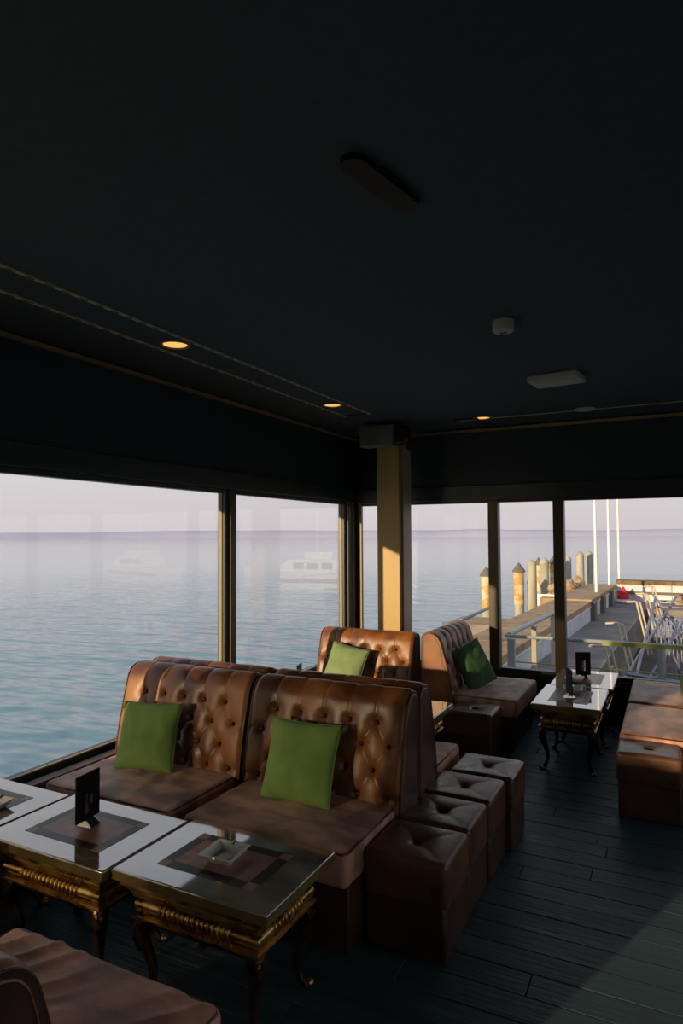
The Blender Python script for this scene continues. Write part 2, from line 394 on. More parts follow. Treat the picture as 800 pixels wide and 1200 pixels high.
def downlight(x, y, r, label, lit=True, tilt=0):
    t = empty('downlight', (x, y, ZC), 0, label, 'ceiling light', 'round ceiling downlights')
    b = MB(); b.lathe([(r, 0), (r, -.008), (r*.86, -.012), (r*.76, -.004), (r*.76, 0)], n=28); b.build('trim_ring', M['speaker'] if lit else M['white'], t, smooth=True, ang=35)
    b = MB(); b.lathe([(r*.76, 0), (r*.76, -.003), (r*.1, -.004)], n=28); b.build('diffuser', M['lamp'] if lit else M['white'], t, smooth=True, ang=35)
downlight(-2.53, 2.88, .09, 'lit round downlight in the slotted ceiling strip, nearer and larger')
downlight(-2.53, 4.84, .09, 'lit round downlight near the far end of the slotted ceiling strip')
downlight(-1.556, 6.03, .088, 'lit round downlight by the far window wall, right of the column')
downlight(-.65, 6.06, .09, 'unlit pale round downlight beside the thin far ceiling strip', False)
t = empty('smoke_detector', (-.754, 3.37, ZC), 0, 'small white round smoke detector on the dark ceiling', 'smoke detector')
b = MB(); b.lathe([(.055, 0), (.055, -.05), (.048, -.056), (.02, -.057), (.018, -.062), (.002, -.063)], n=28); b.build('housing', M['white'], t, smooth=True, ang=35)
b = MB(); b.box(-.016, .016, -.004, .004, -.066, -.062); b.build('sensor', M['black'], t)
t = empty('access_point', (-.69, 4.72, ZC), math.radians(-8), 'flat rectangular white box fixed to the ceiling behind the smoke detector', 'ceiling box')
boxobj('casing', M['white'], -.17, .17, -.125, .125, -.045, 0, t, bevel=.008)
boxobj('cover_plate', M['white'], -.14, .14, -.095, .095, -.05, -.044, t, bevel=.003)
t = empty('ceiling_bracket', (-.787, 1.85, ZC), math.radians(-10.7), 'matt black elongated bracket plate with round ends on the ceiling', 'bracket')
def stadium(L, R, z0, z1, n=10):
    p = [(R*math.cos(a), L/2+R*math.sin(a)) for a in [PI*k/n for k in range(n+1)]] + [(R*math.cos(a), -L/2+R*math.sin(a)) for a in [PI+PI*k/n for k in range(n+1)]]
    b = MB(); b.loft([[(x, y, z0) for x, y in p], [(x, y, z1) for x, y in p]]); return b
stadium(.30, .040, -.02, 0).build('plate', M['black'], t, smooth=True, ang=35)
stadium(.10, .052, -.012, 0).build('middle_plate', M['black'], t, (0, 0, 0), smooth=True, ang=35)

# ------------------------------------------------------------------ sofas
SW = .93
def profile():
    P = [(-.27, .40), (-.262, .50), (-.235, .64), (-.205, .76), (-.178, .86), (-.160, .905), (-.130, .938), (-.085, .955), (-.045, .95), (-.015, .925), (-.002, .88), (0, .6), (0, .05)]
    # smooth by catmull-rom then resample
    pts = [np.array(p) for p in P]; out = []
    for i in range(len(pts)-1):
        p0, p1, p2, p3 = pts[max(i-1, 0)], pts[i], pts[i+1], pts[min(i+2, len(pts)-1)]
        for t in np.linspace(0, 1, 24, endpoint=False):
            out.append(.5*((2*p1)+(-p0+p2)*t+(2*p0-5*p1+4*p2-p3)*t*t+(-p0+3*p1-3*p2+p3)*t**3))
    out.append(pts[-1]); return np.array(out)
PR = profile()
def back_mesh(w_=SW, DP=1):
    seg = np.r_[0, np.cumsum(np.linalg.norm(np.diff(PR, axis=0), axis=1))]
    zf = PR[:, 1]; itop = int(np.argmax(zf)); stop = seg[itop]
    s_ = np.r_[np.arange(0, stop+.10, .008), np.linspace(stop+.11, seg[-1], 14)]
    y = np.interp(s_, seg, PR[:, 0]); z = np.interp(s_, seg, PR[:, 1])
    ty = np.gradient(y, s_); tz = np.gradient(z, s_); L = np.hypot(ty, tz); ny = -tz/L; nz = ty/L  # outward normal (front -y)
    ny, nz = -np.abs(1)*(tz/L), (ty/L)
    nx = 109; u = np.linspace(-w_/2, w_/2, nx)
    # buttons
    def s_at(zz):
        k = np.argmin(np.abs(z[:int(len(s_)*.6)]-zz)); return s_[k]
    sp_ = .150
    rowz = [.81, .70, .58, .46]; B = []
    for i, rz in enumerate(rowz):
        n_ = 5 if i % 2 == 0 else 6
        for k in range(n_): B.append(((k-(n_-1)/2)*sp_, s_at(rz), i))
    U, S = np.meshgrid(u, s_)
    d = np.zeros_like(U)
    def seg_dist(a, b):
        ax, ay = a; bx, by = b; dx, dy = bx-ax, by-ay
        t = np.clip(((U-ax)*dx+(S-ay)*dy)/(dx*dx+dy*dy), 0, 1)
        return np.hypot(U-ax-t*dx, S-ay-t*dy)
    crease = np.full_like(U, 9.)
    for a in B:
        for b in B:
            if b[2] == a[2]+1 and abs(a[0]-b[0]) < sp_*.6: crease = np.minimum(crease, seg_dist(a[:2], b[:2]))
    stopb = s_at(.83)
    for a in B:
        if a[2] == 0: crease = np.minimum(crease, seg_dist(a[:2], (a[0], stop+.12)))
        if a[2] == 3: crease = np.minimum(crease, seg_dist(a[:2], (a[0], 0)))
    for a in B:   # outer buttons pull a crease to the side edge
        if a[2] % 2 == 1 and abs(a[0]) > .3: crease = np.minimum(crease, seg_dist(a[:2], (math.copysign(w_/2, a[0]), a[1])))
    fade = np.clip((stop+.13-S)/.10, 0, 1)
    d -= DP*(.0055*np.exp(-(crease/.030)**2)*np.where(S > stopb, .35 if DP == 1 else 1, 1) + .0035*np.exp(-(crease/.0055)**2))*fade
    for a in B:
        r = np.hypot(U-a[0], S-a[1]); d -= .018*np.exp(-(r/.018)**2) + .009*np.exp(-(r/.045)**2)
    d += .004*np.sin(U*23+S*9)*np.cos(S*17)*fade*.6
    front = np.clip((stop+.2-S)/.08, 0, 1)
    e = np.clip((np.abs(U)-(w_/2-.03))/.03, 0, 1); d -= .022*(1-np.sqrt(np.clip(1-e*e, 0, 1)))
    d += .010*front*(1-e)
    Yv = y[:, None]+ny[:, None]*d; Zv = z[:, None]+nz[:, None]*d
    V = np.stack([U, Yv, Zv], -1).reshape(-1, 3); F = []
    for i in range(len(s_)-1):
        for j in range(nx-1):
            F.append((i*nx+j, i*nx+j+1, (i+1)*nx+j+1, (i+1)*nx+j))
    me = bpy.data.meshes.new('tufted_back'); me.from_pydata(V.tolist(), [], F); me.update()
    bpos = []
    for a in B:
        k = int(np.argmin(np.abs(s_-a[1]))); dd = -.014
        bpos.append((a[0], y[k]+ny[k]*dd, z[k]+nz[k]*dd, math.atan2(nz[k], -ny[k])))
    return me, bpos
BACK, BPOS = back_mesh(); BACK_DEEP, _ = back_mesh(DP=1.9)
def side_mesh(x0, x1):
    p = [(q[0], q[1]) for q in PR[::6]] + [(0, .05), (-.27, .05)]
    cx, cz = -.12, .5; p = [(cx+(a-cx)*.985, cz+(b_2-cz)*.99) for a, b_2 in p]
    b = MB(); b.loft([[(x0, a, q) for a, q in p], [(x1, a, q) for a, q in p]]); return b
def seat_disp(seed, amp):
    def f(p, n):
        k = noise3(p, 5, seed)*.6 + noise3(p, 11, seed+3)*.4
        wr_ = math.sin((p.x*1.0+p.y*.35)*26 + 5*noise3(p, 3, seed+9))
        top = max(0, n.z)
        if amp > .02:
            q_ = (p.x*.75 - p.y*.65)*34 + 4*noise3(p, 2.2, seed+11) + 1.5*noise3(p, 6, seed+12)
            return p + n*(k*amp*.45) + Vector((0, 0, 1))*top*(.011*(1-abs(math.sin(q_)))**1.6*max(0, .55+noise3(p, 3, seed+5)) + .008*(1-min(1, abs(p.x)/.46)**2))
        q = p + n*(k*amp) + Vector((0, 0, 1))*top*wr_*amp*.45*max(0, noise3(p, 3.5, seed+5)+.3)
        # slightly crowned
        q.z += top*.008*(1-min(1, abs(p.x)/.46)**2)
        return q
    return f
def make_sofa(label, group, seed=0, seatd=.53, wr=.010):
    root = empty('banquette_sofa', (0, 0, 0), 0, label, 'sofa', group)
    # y: back rear 0, seat front -(.27+seatd)
    fy = -.26-seatd
    b = MB(); b.box(-SW/2+.04, SW/2-.04, fy+.03, -.03, .0, .31); b.build('base', M['leather_dark'], root, bevel=.012)
    me = gridbox(SW-.06, seatd+.02, .15, .028, 60, 36, 3, seat_disp(seed, wr))
    s_ = link('seat_cushion', me, M['suede'], root, (0, fy+seatd/2+.0, .285))
    # piping around top edge of the seat
    b = MB(); hx, hy = SW/2-.0365, seatd/2+.0025
    b.tube([(-hx, hy, .1425), (-hx, -hy+.02, .1425), (-hx+.02, -hy, .1425), (hx-.02, -hy, .1425), (hx, -hy+.02, .1425), (hx, hy, .1425)], .0048, 6)
    b.build('piping', M['piping'], s_, smooth=True)
    o = link('backrest', BACK_DEEP if seed == 3 else BACK, M['leather'], root)
    for i, q in enumerate(BPOS):
        link('button', BUTTON, None, o, q[:3], (PI/2-q[3], 0, 0))
    for sx in (-1, 1):
        sd = side_mesh(sx*(SW/2-.014), sx*(SW/2-.002)) if sx > 0 else side_mesh(-(SW/2-.002), -(SW/2-.014))
        sd.build('side_panel', M['leather'] if seed == 3 else M['leather_dark'], root)  # side-on sofa's panel takes the lighter leather to look sunlit
        b = MB(); b.tube([(sx*(SW/2-.004), q[0]*.985-.002, .5+(q[1]-.5)*.992) for q in PR[::8]], .0042, 6); b.build('piping', M['piping'], root, smooth=True)
    return root
b = MB(); b.lathe([(.0005, -.004), (.010, -.003), (.012, .001), (.009, .006), (.004, .0085), (.0005, .009)], n=12)
BUTTON = b.me('button'); BUTTON.materials.append(M['button']); BUTTON.polygons.foreach_set('use_smooth', [True]*len(BUTTON.polygons))
proto = {}
def sofa(x, y, rz, label, group, seed=0, wr=.010, sz=1.0, sd=.53):
    key = (seed, wr, sd)
    if key not in proto:
        r = make_sofa(label, group, seed, sd, wr); proto[key] = r
    else:
        r = copy_tree(proto[key]); tag(r, label, 'sofa', group)
    r.location = (x, y, 0); r.rotation_euler = (0, 0, rz); r.scale = (1, 1, sz); return r
G1 = 'brown tufted leather sofas'
sofa(-1.655, 3.24, 0, 'brown tufted leather sofa with green cushion, directly behind the foreground table with the ashtray', G1, 1)
sofa(-2.605, 3.24, 0, 'brown tufted leather sofa with green cushion, against the lake window beside its twin', G1, 2)
sofa(-1.655, 3.255, PI, 'brown leather sofa turned away, back to back with the front sofa beside the four stools', G1, 1)
sofa(-2.605, 3.255, PI, 'brown leather sofa by the lake window turned away, only its top roll showing', G1, 2)
sofa(-2.49, 5.56, 0, 'sunlit tufted leather sofa with pale green cushion, in front of the ochre column', G1, 1, sz=.93, sd=.53)
sofa(-1.93, 5.78, PI/2, 'tufted leather sofa seen side-on with dark green cushion, facing the small far tables', G1, 3, sz=.965)
sofa(-1.58, .72, PI, 'brown sofa in the bottom left corner with a wrinkled reddish seat', G1, 5, wr=.022)
sofa(.47, 5.17, -PI/2, 'sunlit tan sofa seat at the right edge, behind the right-hand stool', G1, 4, wr=.006)
sofa(.47, 6.108, -PI/2, 'reddish sofa seat in the far right corner against the window, with a green cushion', G1, 4, wr=.006)

# ledge between lake-side sofas and window
boxobj('ledge', M['ledge'], XL+.051, -3.078, -.5, YF-.1, .0, .425, kind='structure').name = 'trim_6'

# ------------------------------------------------------------------ stools
def stool_disp(S):
    def f(p, n):
        if n.z > .1:
            r = math.hypot(p.x, p.y); q = p.copy()
            q.z -= n.z*(.026*math.exp(-(r/.022)**2) + .012*math.exp(-(r/.07)**2))
            dg = abs(abs(p.x)-abs(p.y))/1.414
            q.z -= n.z*(.0035*math.exp(-(dg/.008)**2) + .003*math.exp(-(dg/.03)**2))*max(0, 1-r/(S*.66))
            q.z += n.z*.006*(1-(2*abs(p.x)/S)**2)*(1-(2*abs(p.y)/S)**2)
            return q
        return p
    return f
def make_stool(label, w_=.372, d_=.352):
    t = empty('cube_stool', (0, 0, 0), 0, label, 'stool', 'brown leather cube stools')
    b = MB(); b.box(-w_/2+.008, w_/2-.008, -d_/2+.008, d_/2-.008, 0, .235); b.build('body', M['leather_dark'], t, bevel=.014)
    me = gridbox(w_, d_, .19, .026, 30, 30, 4, stool_disp(w_)); c_ = link('cushion_top', me, M['leather_stool'], t, (0, 0, .213))
    link('button', BUTTON, None, c_, (0, 0, .159))
    b = MB(); hx, hy = w_/2-.0035, d_/2-.0035; rr = .018
    b.tube([(-hx+rr, -hy, .228), (hx-rr, -hy, .228), (hx, -hy+rr, .228), (hx, hy-rr, .228), (hx-rr, hy, .228), (-hx+rr, hy, .228), (-hx, hy-rr, .228), (-hx, -hy+rr, .228), (-hx+rr, -hy, .228)], .0028, 5)
    b.build('seam', M['piping'], t, smooth=True)
    return t
M['leather_stool'] = mat('stool_leather', (74,48,36), (108,72,50), rough=.24, scale=5, bump=.1, bscale=120, r2=.4)
st0 = make_stool('brown leather cube stool nearest the camera in the row of four beside the front sofa')
st0.location = (-1.03, 2.765, 0)
for x, y, rz, s_, lb in [
    (-1.035, 3.125, .0, 1, 'brown leather cube stool second from the front in the row of four'),
    (-1.025, 3.485, .0, 1, 'brown leather cube stool third from the front in the row of four'),
    (-.99, 3.845, .0, 1, 'brown leather cube stool farthest back in the row of four, beside the hidden sofa seat'),
    (-1.415, 5.11, .0, .97, 'gold-lit cube stool beside the side-on sofa with dark green cushion'),
    (-.15, 4.60, .02, 1, 'grey-topped cube stool at the right edge in front of the tan sofa seat')]:
    c_ = copy_tree(st0); c_.location = (x, y, 0); c_.rotation_euler = (0, 0, rz); c_.scale = (s_, s_, s_); c_['label'] = lb

# ------------------------------------------------------------------ tables
def leg_mesh(sx, sy, ax, ay):
    # cabriole leg: knee out, ankle in, foot out
    b = MB(); C_ = []
    for tt, off, r in [(0, -.01, .030), (.10, .004, .034), (.22, .016, .032), (.36, .014, .026), (.5, .0, .021), (.64, -.012, .017), (.78, -.014, .0145), (.88, -.006, .015), (.95, .006, .018), (1, .012, .016)]:
        C_.append((Vector((ax+sx*off, ay+sy*off, .345*(1-tt))), r))
    rings = []
    for p, r in C_:
        ring = []
        for k in range(12):
            a = 2*PI*k/12+PI/12; q = r*(1+.12*math.cos(4*(a-PI/4)))
            ring.append((p.x+q*math.cos(a), p.y+q*math.sin(a), p.z))
        rings.append(ring)
    b.loft(rings[::-1]); return b
def make_table(label, W_=.70, D_=.49):
    t = empty('side_table', (0, 0, 0), 0, label, 'table', 'marble topped bronze side tables')
    # local origin at centre; top z .5
    b = MB(); b.box(-W_/2, W_/2, -D_/2, D_/2, .458, .5); b.build('table_top', M['marble'], t, bevel=.006)
    b = MB(); e = .0015
    for (x0, x1, y0, y1) in ((-W_/2-e, W_/2+e, -D_/2-e, -D_/2+.004), (-W_/2-e, W_/2+e, D_/2-.004, D_/2+e), (-W_/2-e, -W_/2+.004, -D_/2, D_/2), (W_/2-.004, W_/2+e, -D_/2, D_/2)):
        b.box(x0, x1, y0, y1, .462, .493)
    b.build('top_edge', M['marble_edge'], t)
    ix, iy, bw = W_*.315, D_*.29, .045; z0, z1 = .4985, .5012
    boxobj('inlay_centre', M['inlay_pink'], -ix+bw, ix-bw, -iy+bw, iy-bw, z0, z1, t)
    for s_ in (-1, 1):
        a, c_ = sorted((s_*iy, s_*(iy-bw))); boxobj('inlay_band', M['inlay_dark'], -ix+bw, ix-bw, a, c_, z0, z1, t)
        a, c_ = sorted((s_*ix, s_*(ix-bw))); boxobj('inlay_band', M['inlay_dark'], a, c_, -iy+bw, iy-bw, z0, z1, t)
        for q in (-1, 1):
            a, c_ = sorted((s_*ix, s_*(ix-bw))); d_, e_ = sorted((q*iy, q*(iy-bw))); boxobj('inlay_corner', M['inlay_pink'], a, c_, d_, e_, z0, z1, t)
    # mouldings: stack of rectangular rings
    AX, AY = W_/2-.075, D_/2-.055
    def ring(rx, ry, z): return [(-rx, -ry, z), (rx, -ry, z), (rx, ry, z), (-rx, ry, z)]
    b = MB(); b.loft([ring(AX-.012, AY-.012, .388), ring(AX+.008, AY+.008, .390), ring(AX+.010, AY+.010, .398), ring(AX+.016, AY+.016, .412), ring(AX+.030, AY+.028, .428), ring(AX+.044, AY+.036, .436), ring(AX+.046, AY+.038, .441), ring(AX+.046, AY+.038, .459)])
    b.build('cove_moulding', M['bronze'], t)
    b = MB(); b.loft([ring(AX-.02, AY-.02, .31), ring(AX-.02, AY-.02, .41)]); b.build('apron', M['bronze_dark'], t)
    rr = .026; zc = .357
    b = MB()
    for s_ in (-1, 1):
        b.tube([(-AX-.004, s_*(AY-.012), zc), (AX+.004, s_*(AY-.012), zc)], rr*.82, 10); b.tube([(s_*(AX-.012), -AY-.004, zc), (s_*(AX-.012), AY+.004, zc)], rr*.82, 10)
    b.build('torus_rail', M['bronze'], t, smooth=True, ang=50)
    # ring ribs, one object each
    rib = MB(); rib.tube([(-.0055, 0, 0), (-.003, 0, 0), (0, 0, 0), (.003, 0, 0), (.0055, 0, 0)], [rr*.8, rr*1.1, rr*1.22, rr*1.1, rr*.8], 10)
    rm = rib.me('rib'); rm.materials.append(M['bronze']); rm.polygons.foreach_set('use_smooth', [True]*len(rm.polygons))
    nx = 15; px_ = .0225; ny = 9
    for s_ in (-1, 1):
        for k in range(nx): link('rib', rm, None, t, ((k-(nx-1)/2)*px_, s_*(AY-.012), zc), smooth=False)
        for k in range(ny): link('rib', rm, None, t, (s_*(AX-.012), (k-(ny-1)/2)*px_, zc), (0, 0, PI/2), smooth=False)
    b = MB(); b.loft([ring(AX-.005, AY-.005, .311), ring(AX+.014, AY+.014, .315), ring(AX+.014, AY+.014, .322), ring(AX-.005, AY-.005, .329)]); b.build('lower_moulding', M['bronze'], t)
    b = MB(); b.loft([ring(AX-.012, AY-.012, .286), ring(AX-.004, AY-.004, .312)]); b.build('apron_base', M['bronze_dark'], t)
    for sx in (-1, 1):
        for sy in (-1, 1):
            lg = leg_mesh(sx, sy, sx*(AX-.03), sy*(AY-.03)).build('leg', M['bronze_dark'], t, smooth=True, ang=60)
            # carved leaf on the knee and scrolled toe
            k = MB(); p0 = Vector((sx*(AX-.03+.03), sy*(AY-.03+.03), .255))
            k.tube([p0+Vector((-sx*.012, -sy*.012, .055)), p0+Vector((sx*.004, sy*.004, .02)), p0+Vector((sx*.003, sy*.003, -.02)), p0+Vector((-sx*.006, -sy*.006, -.06)), p0+Vector((-sx*.008, -sy*.008, -.075))], [.006, .014, .012, .007, .002], 8)
            k.build('carved_knee', M['bronze_dark'], lg, smooth=True)
            k = MB(); k.lathe([(.002, 0), (.017, .001), (.019, .010), (.015, .018), (.010, .022)], (sx*(AX-.03+.022), sy*(AY-.03+.022), .001), n=12); k.build('toe', M['bronze'], lg, smooth=True)
    return t
t0 = make_table('marble-topped bronze side table in the foreground holding the square ashtray')
t0.location = (-1.565, 2.085, 0)
for x, y, rz, lb in [
    (-2.275, 2.05, 0, 'marble-topped bronze side table holding the black menu stand, middle of the foreground three'),
    (-2.985, 2.02, 0, 'marble-topped bronze side table at the left edge by the lake window'),
    (-1.83, 4.52, 0, 'side table mostly hidden behind the tufted sofas, its lit corner beside the gold-lit stool'),
    (-2.55, 4.52, 0, 'hidden side table by the lake window, behind the back-to-back sofas'),
    (-.715, 5.36, PI/2, 'small white-topped bronze side table in front of the far window, nearer of the two'),
    (-.69, 6.08, PI/2, 'white-topped side table pushed against the far window sill')]:
    c_ = copy_tree(t0); c_.location = (x, y, 0); c_.rotation_euler = (0, 0, rz); c_['label'] = lb

# ------------------------------------------------------------------ cushions
def cushion_mesh(S, T, seed):
    n = 34; V = []; F = []
    for side in (1, -1):
        for i in range(n+1):
            for j in range(n+1):
                u = -1+2*i/n; v = -1+2*j/n
                k = .055
                x = u*S/2*(1-k*(1-v*v)*abs(u)**.5); y = v*S/2*(1-k*(1-u*u)*abs(v)**.5)
                e = max(0, 1-abs(u)**2.6)**.55*max(0, 1-abs(v)**2.6)**.55
                q = (x, y, side)
                wr = noise3(q, 7, seed)*.011 + noise3(q, 16, seed+2)*.005
                wr += .004*math.sin(18*(abs(x)+abs(y))+3*noise3(q, 5, seed))*(abs(u*v))
                V.append((x, y, side*(T/2*e + wr*e**.5)))
    N = (n+1)**2
    for s_ in (0, 1):
        for i in range(n):
            for j in range(n):
                q = [s_*N+i*(n+1)+j, s_*N+(i+1)*(n+1)+j, s_*N+(i+1)*(n+1)+j+1, s_*N+i*(n+1)+j+1]
                F.append(q if s_ == 0 else q[::-1])
    me = bpy.data.meshes.new('cushion'); me.from_pydata(V, [], F); me.update()
    bm = bmesh.new(); bm.from_mesh(me); bmesh.ops.remove_doubles(bm, verts=bm.verts, dist=.0005); bm.to_mesh(me); bm.free(); return me
def cushion(loc, rot, m, label, seed, S=.40, T=.13):
    t = empty('throw_cushion', loc, 0, label, 'cushion', 'green square throw cushions'); t.rotation_euler = rot
    link('cover', cushion_mesh(S, T, seed), m, t)
    k = .055; pts = []
    def ed(u, v): return (u*S/2*(1-k*(1-v*v)*abs(u)**.5), v*S/2*(1-k*(1-u*u)*abs(v)**.5), 0)
    for a in np.linspace(-1, 1, 12)[:-1]: pts.append(ed(a, -1))
    for a in np.linspace(-1, 1, 12)[:-1]: pts.append(ed(1, a))
    for a in np.linspace(1, -1, 12)[:-1]: pts.append(ed(a, 1))
    for a in np.linspace(1, -1, 12): pts.append(ed(-1, a))
    b = MB(); b.tube(pts, .0025, 5); b.build('seam', m, t, smooth=True)
R = math.radians
cushion((-1.69, 2.865, .615), (R(70), R(0), R(0)), M['green'], 'green square cushion on the front sofa behind the ashtray table', 1)
cushion((-2.70, 2.86, .61), (R(72), R(-1), R(10)), M['green'], 'green square cushion on the sofa against the lake window', 2, S=.38)
cushion((-2.60, 5.19, .60), (R(68), R(8), R(-6)), M['green_pale'], 'pale green cushion on the sunlit sofa in front of the ochre column', 3, S=.38)
cushion((-1.58, 5.72, .60), (R(66), R(-12), R(70)), M['green_dark'], 'dark green cushion leaning on the side-on tufted sofa', 4, S=.40)
cushion((.13, 5.93, .60), (R(70), R(6), R(-86)), M['green'], 'bright green cushion cut off by the right edge of the photo', 5, S=.36)

# ------------------------------------------------------------------ menu stands and ashtrays
def menu(x, y, rz, label, front, h=.20, w_=.145, z=.5012, bottle='bottle'):
    t = empty('menu_stand', (x, y, z), rz, label, 'menu stand', 'black table menu stands')
    # panel plane normal along local x
    b = MB(); b.box(-.004, .004, -w_/2, w_/2, .022, .022+h); b.build('menu_panel', M['black'], t, bevel=.0015)
    b = MB(); b.loft([[(-.045, -.03, 0), (.045, -.03, 0), (.045, .03, 0), (-.045, .03, 0)], [(-.04, -.028, .004), (.04, -.028, .004), (.04, .028, .004), (-.04, .028, .004)], [(-.01, -.022, .030), (.01, -.022, .030), (.01, .022, .030), (-.01, .022, .030)]])
    b.build('stand_base', M['chrome'], t)
    if front:
        # a printed card: a bottle picture on the panel
        s_ = front
        w0, w1, p0, p1 = (-.03, .03, .05, .15)
        p = boxobj('printed_picture', M['navy'], min(s_*.004, s_*.005), max(s_*.004, s_*.005), w0, w1, p0, p1, t)
        a, c_ = sorted((s_*.005, s_*.0056))
        if bottle == 'can':
            boxobj('can_body', M['blue'], a, c_, -.018, .006, .06, .145, p); boxobj('can_label', M['clear'], a, c_, .006, .018, .06, .145, p)
            boxobj('printed_patch', M['redp'], a, c_+.0003, -.006, .014, .09, .105, p); boxobj('printed_patch', M['yellowp'], a, c_+.0003, .004, .012, .108, .135, p)
        else:
            boxobj('bottle_print', M['tan'], a, c_, -.022, -.002, .05, .09, p); boxobj('bottle_print', M['blue'], a, c_, -.018, -.004, .09, .135, p)
            boxobj('printed_patch', M['tan'], a, c_, .008, .026, .085, .12, p)
menu(-2.30, 2.07, .12, 'black menu stand with chrome foot on the middle foreground table', 1)
menu(-2.614, 4.42, .3, 'black menu card corner rising behind the sofas against the lake water', 0, h=.23)
menu(-1.895, 4.42, .5, 'black menu card corner in front of the sunlit tufted sofa', 0, h=.245)
menu(-.72, 5.30, .42, 'black menu stand seen edge-on on the nearer far table', 0)
menu(-.71, 6.1, -1.15, 'black menu stand with a blue can picture on the table at the far window', 1, w_=.13, bottle='can')
def ashtray(x, y, rz, label, S=.14, z=.5012):
    t = empty('ashtray', (x, y, z), rz, label, 'ashtray', 'square metal ashtrays')
    def rg(r, z): return [(-r, -r, z), (r, -r, z), (r, r, z), (-r, r, z)]
    h = S/2; b = MB(); b.loft([rg(h*.66, 0), rg(h*.68, .002), rg(h, .028), rg(h+.004, .030), rg(h+.004, .033), rg(h-.004, .033), rg(h*.70, .005)], cap=True)
    b.build('bowl', M['ash'], t, bevel=0)
    for s_ in (-1, 1):
        b = MB(); b.tube([(0, s_*(h-.010), .029), (0, s_*(h+.008), .034)], .006, 10); b.build('cigarette_rest', M['chrome'], t, smooth=True, ang=50)
    b = MB(); b.lathe([(h*.42, .0062), (h*.42, .0075), (.001, .0078)], n=24); b.build('base_emblem', M['clear'], t)
ashtray(-1.575, 2.09, R(4), 'square steel ashtray on the foreground marble table')
ashtray(-2.83, 1.98, R(10), 'square steel ashtray on the left-edge table by the window')
ashtray(-.72, 5.50, R(6), 'pale square ashtray beside the edge-on menu on the nearer far table')
ashtray(-.76, 5.93, R(0), 'pale square ashtray in front of the can picture at the far window')

# ------------------------------------------------------------------ outside: lake, shore, quay
ZW = -1.6
b = MB(); b.v = [(-4000, -400, ZW), (4000, -400, ZW), (4000, 5200, ZW), (-4000, 5200, ZW)]; b.f = [(0, 1, 2, 3)]
o = b.build('lake', water_mat()); tag(o, 'calm rippled lake stretching from the windows to the horizon', 'water', kind='structure')
b = MB(); n = 160; rings = []
for k in range(n+1):
    a = math.radians(-75 + 150*k/n)   # around +y
    d_ = 3300; x = -1300*0+d_*math.sin(a)*1.1; y = d_*math.cos(a)*1.0
    h = 26+16*noise3((k*.05, 0, 0), 1.0, 2)+6*noise3((k*.23, 3, 0), 1, 4) + (10 if .15 < k/n < .8 else 4)
    q = 1.12; rings.append([(x, y, ZW-1), (x*1.02, y*1.02, h*.8), (x*1.05, y*1.05, h), (x*q, y*q, ZW-1)])
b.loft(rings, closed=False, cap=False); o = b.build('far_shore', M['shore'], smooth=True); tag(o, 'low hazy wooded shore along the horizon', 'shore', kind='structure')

ZD = -.6
SK = -.035   # the quay is skewed a little from the building
q = empty('quay', (0, 0, ZD), SK, 'grey concrete quay deck running from the building out into the lake', 'quay')
q['kind'] = 'structure'
yy = 6.9
while yy < 25:
    boxobj('slab', M['concrete'], -2.68, -1.57, yy, min(yy+2.28, 25.2), -.25, random.uniform(-.004, .004), q); yy += 2.3
boxobj('quay_wall', M['concrete'], -3.75, -1.6, 6.8, 26, -1.6, -.26, q)
boxobj('far_slab', M['concrete'], -1.57, 5, 22.8, 25.2, -.25, 0, q)
boxobj('slip_floor', M['slip'], -1.55, 6, 7.2, 22.8, -1.05, -.88, q)
pr = empty('parapet_wall', (0, 0, ZD), SK, 'low pale rendered parapet with tan stone coping along the left side of the quay', 'wall')
y_ = 8.0
while y_ < 24.9:
    far = y_ > 18.5; h = .38 if not far else .42
    boxobj('wall_panel', M['parapet'], -2.9, -2.68, y_, y_+1.57, -.3, h, pr)
    boxobj('coping_stone', M['stone'], -3.7, -2.66, y_, y_+1.58, h+.012, h+.145, pr, bevel=.01)
    boxobj('edge_strip', M['polem'], -2.68, -2.655, y_, y_+1.6, h-.02, h+.012, pr)
    y_ += 1.6
boxobj('buttress', M['stone'], -3.72, -3.5, 8, 24.9, -1.0, .38, pr)
for y_ in (19.3, 21.3, 23.4): boxobj('pier_block', M['cap'], -2.74, -2.56, y_-.22, y_+.22, -.2, .5, pr)
pf = empty('parapet_wall', (0, 0, ZD), SK, 'pale end parapet with mossy brown coping crossing the far end of the quay', 'wall')
for k in range(4):
    x0 = -2.66+k*1.8; boxobj('wall_panel', M['parapet'], x0, x0+1.78, 25.22, 25.5, -.2, .60, pf)
    boxobj('coping_stone', M['moss'], x0, x0+1.79, 25.15, 25.8, .61, .74, pf, bevel=.01)
boxobj('ledge_band', M['cap'], -2.6, 5.4, 25.12, 25.22, .28, .36, pf)
boxobj('bench_block', M['stone'], -.75, 3, 24.6, 24.95, 0, .26, pf)
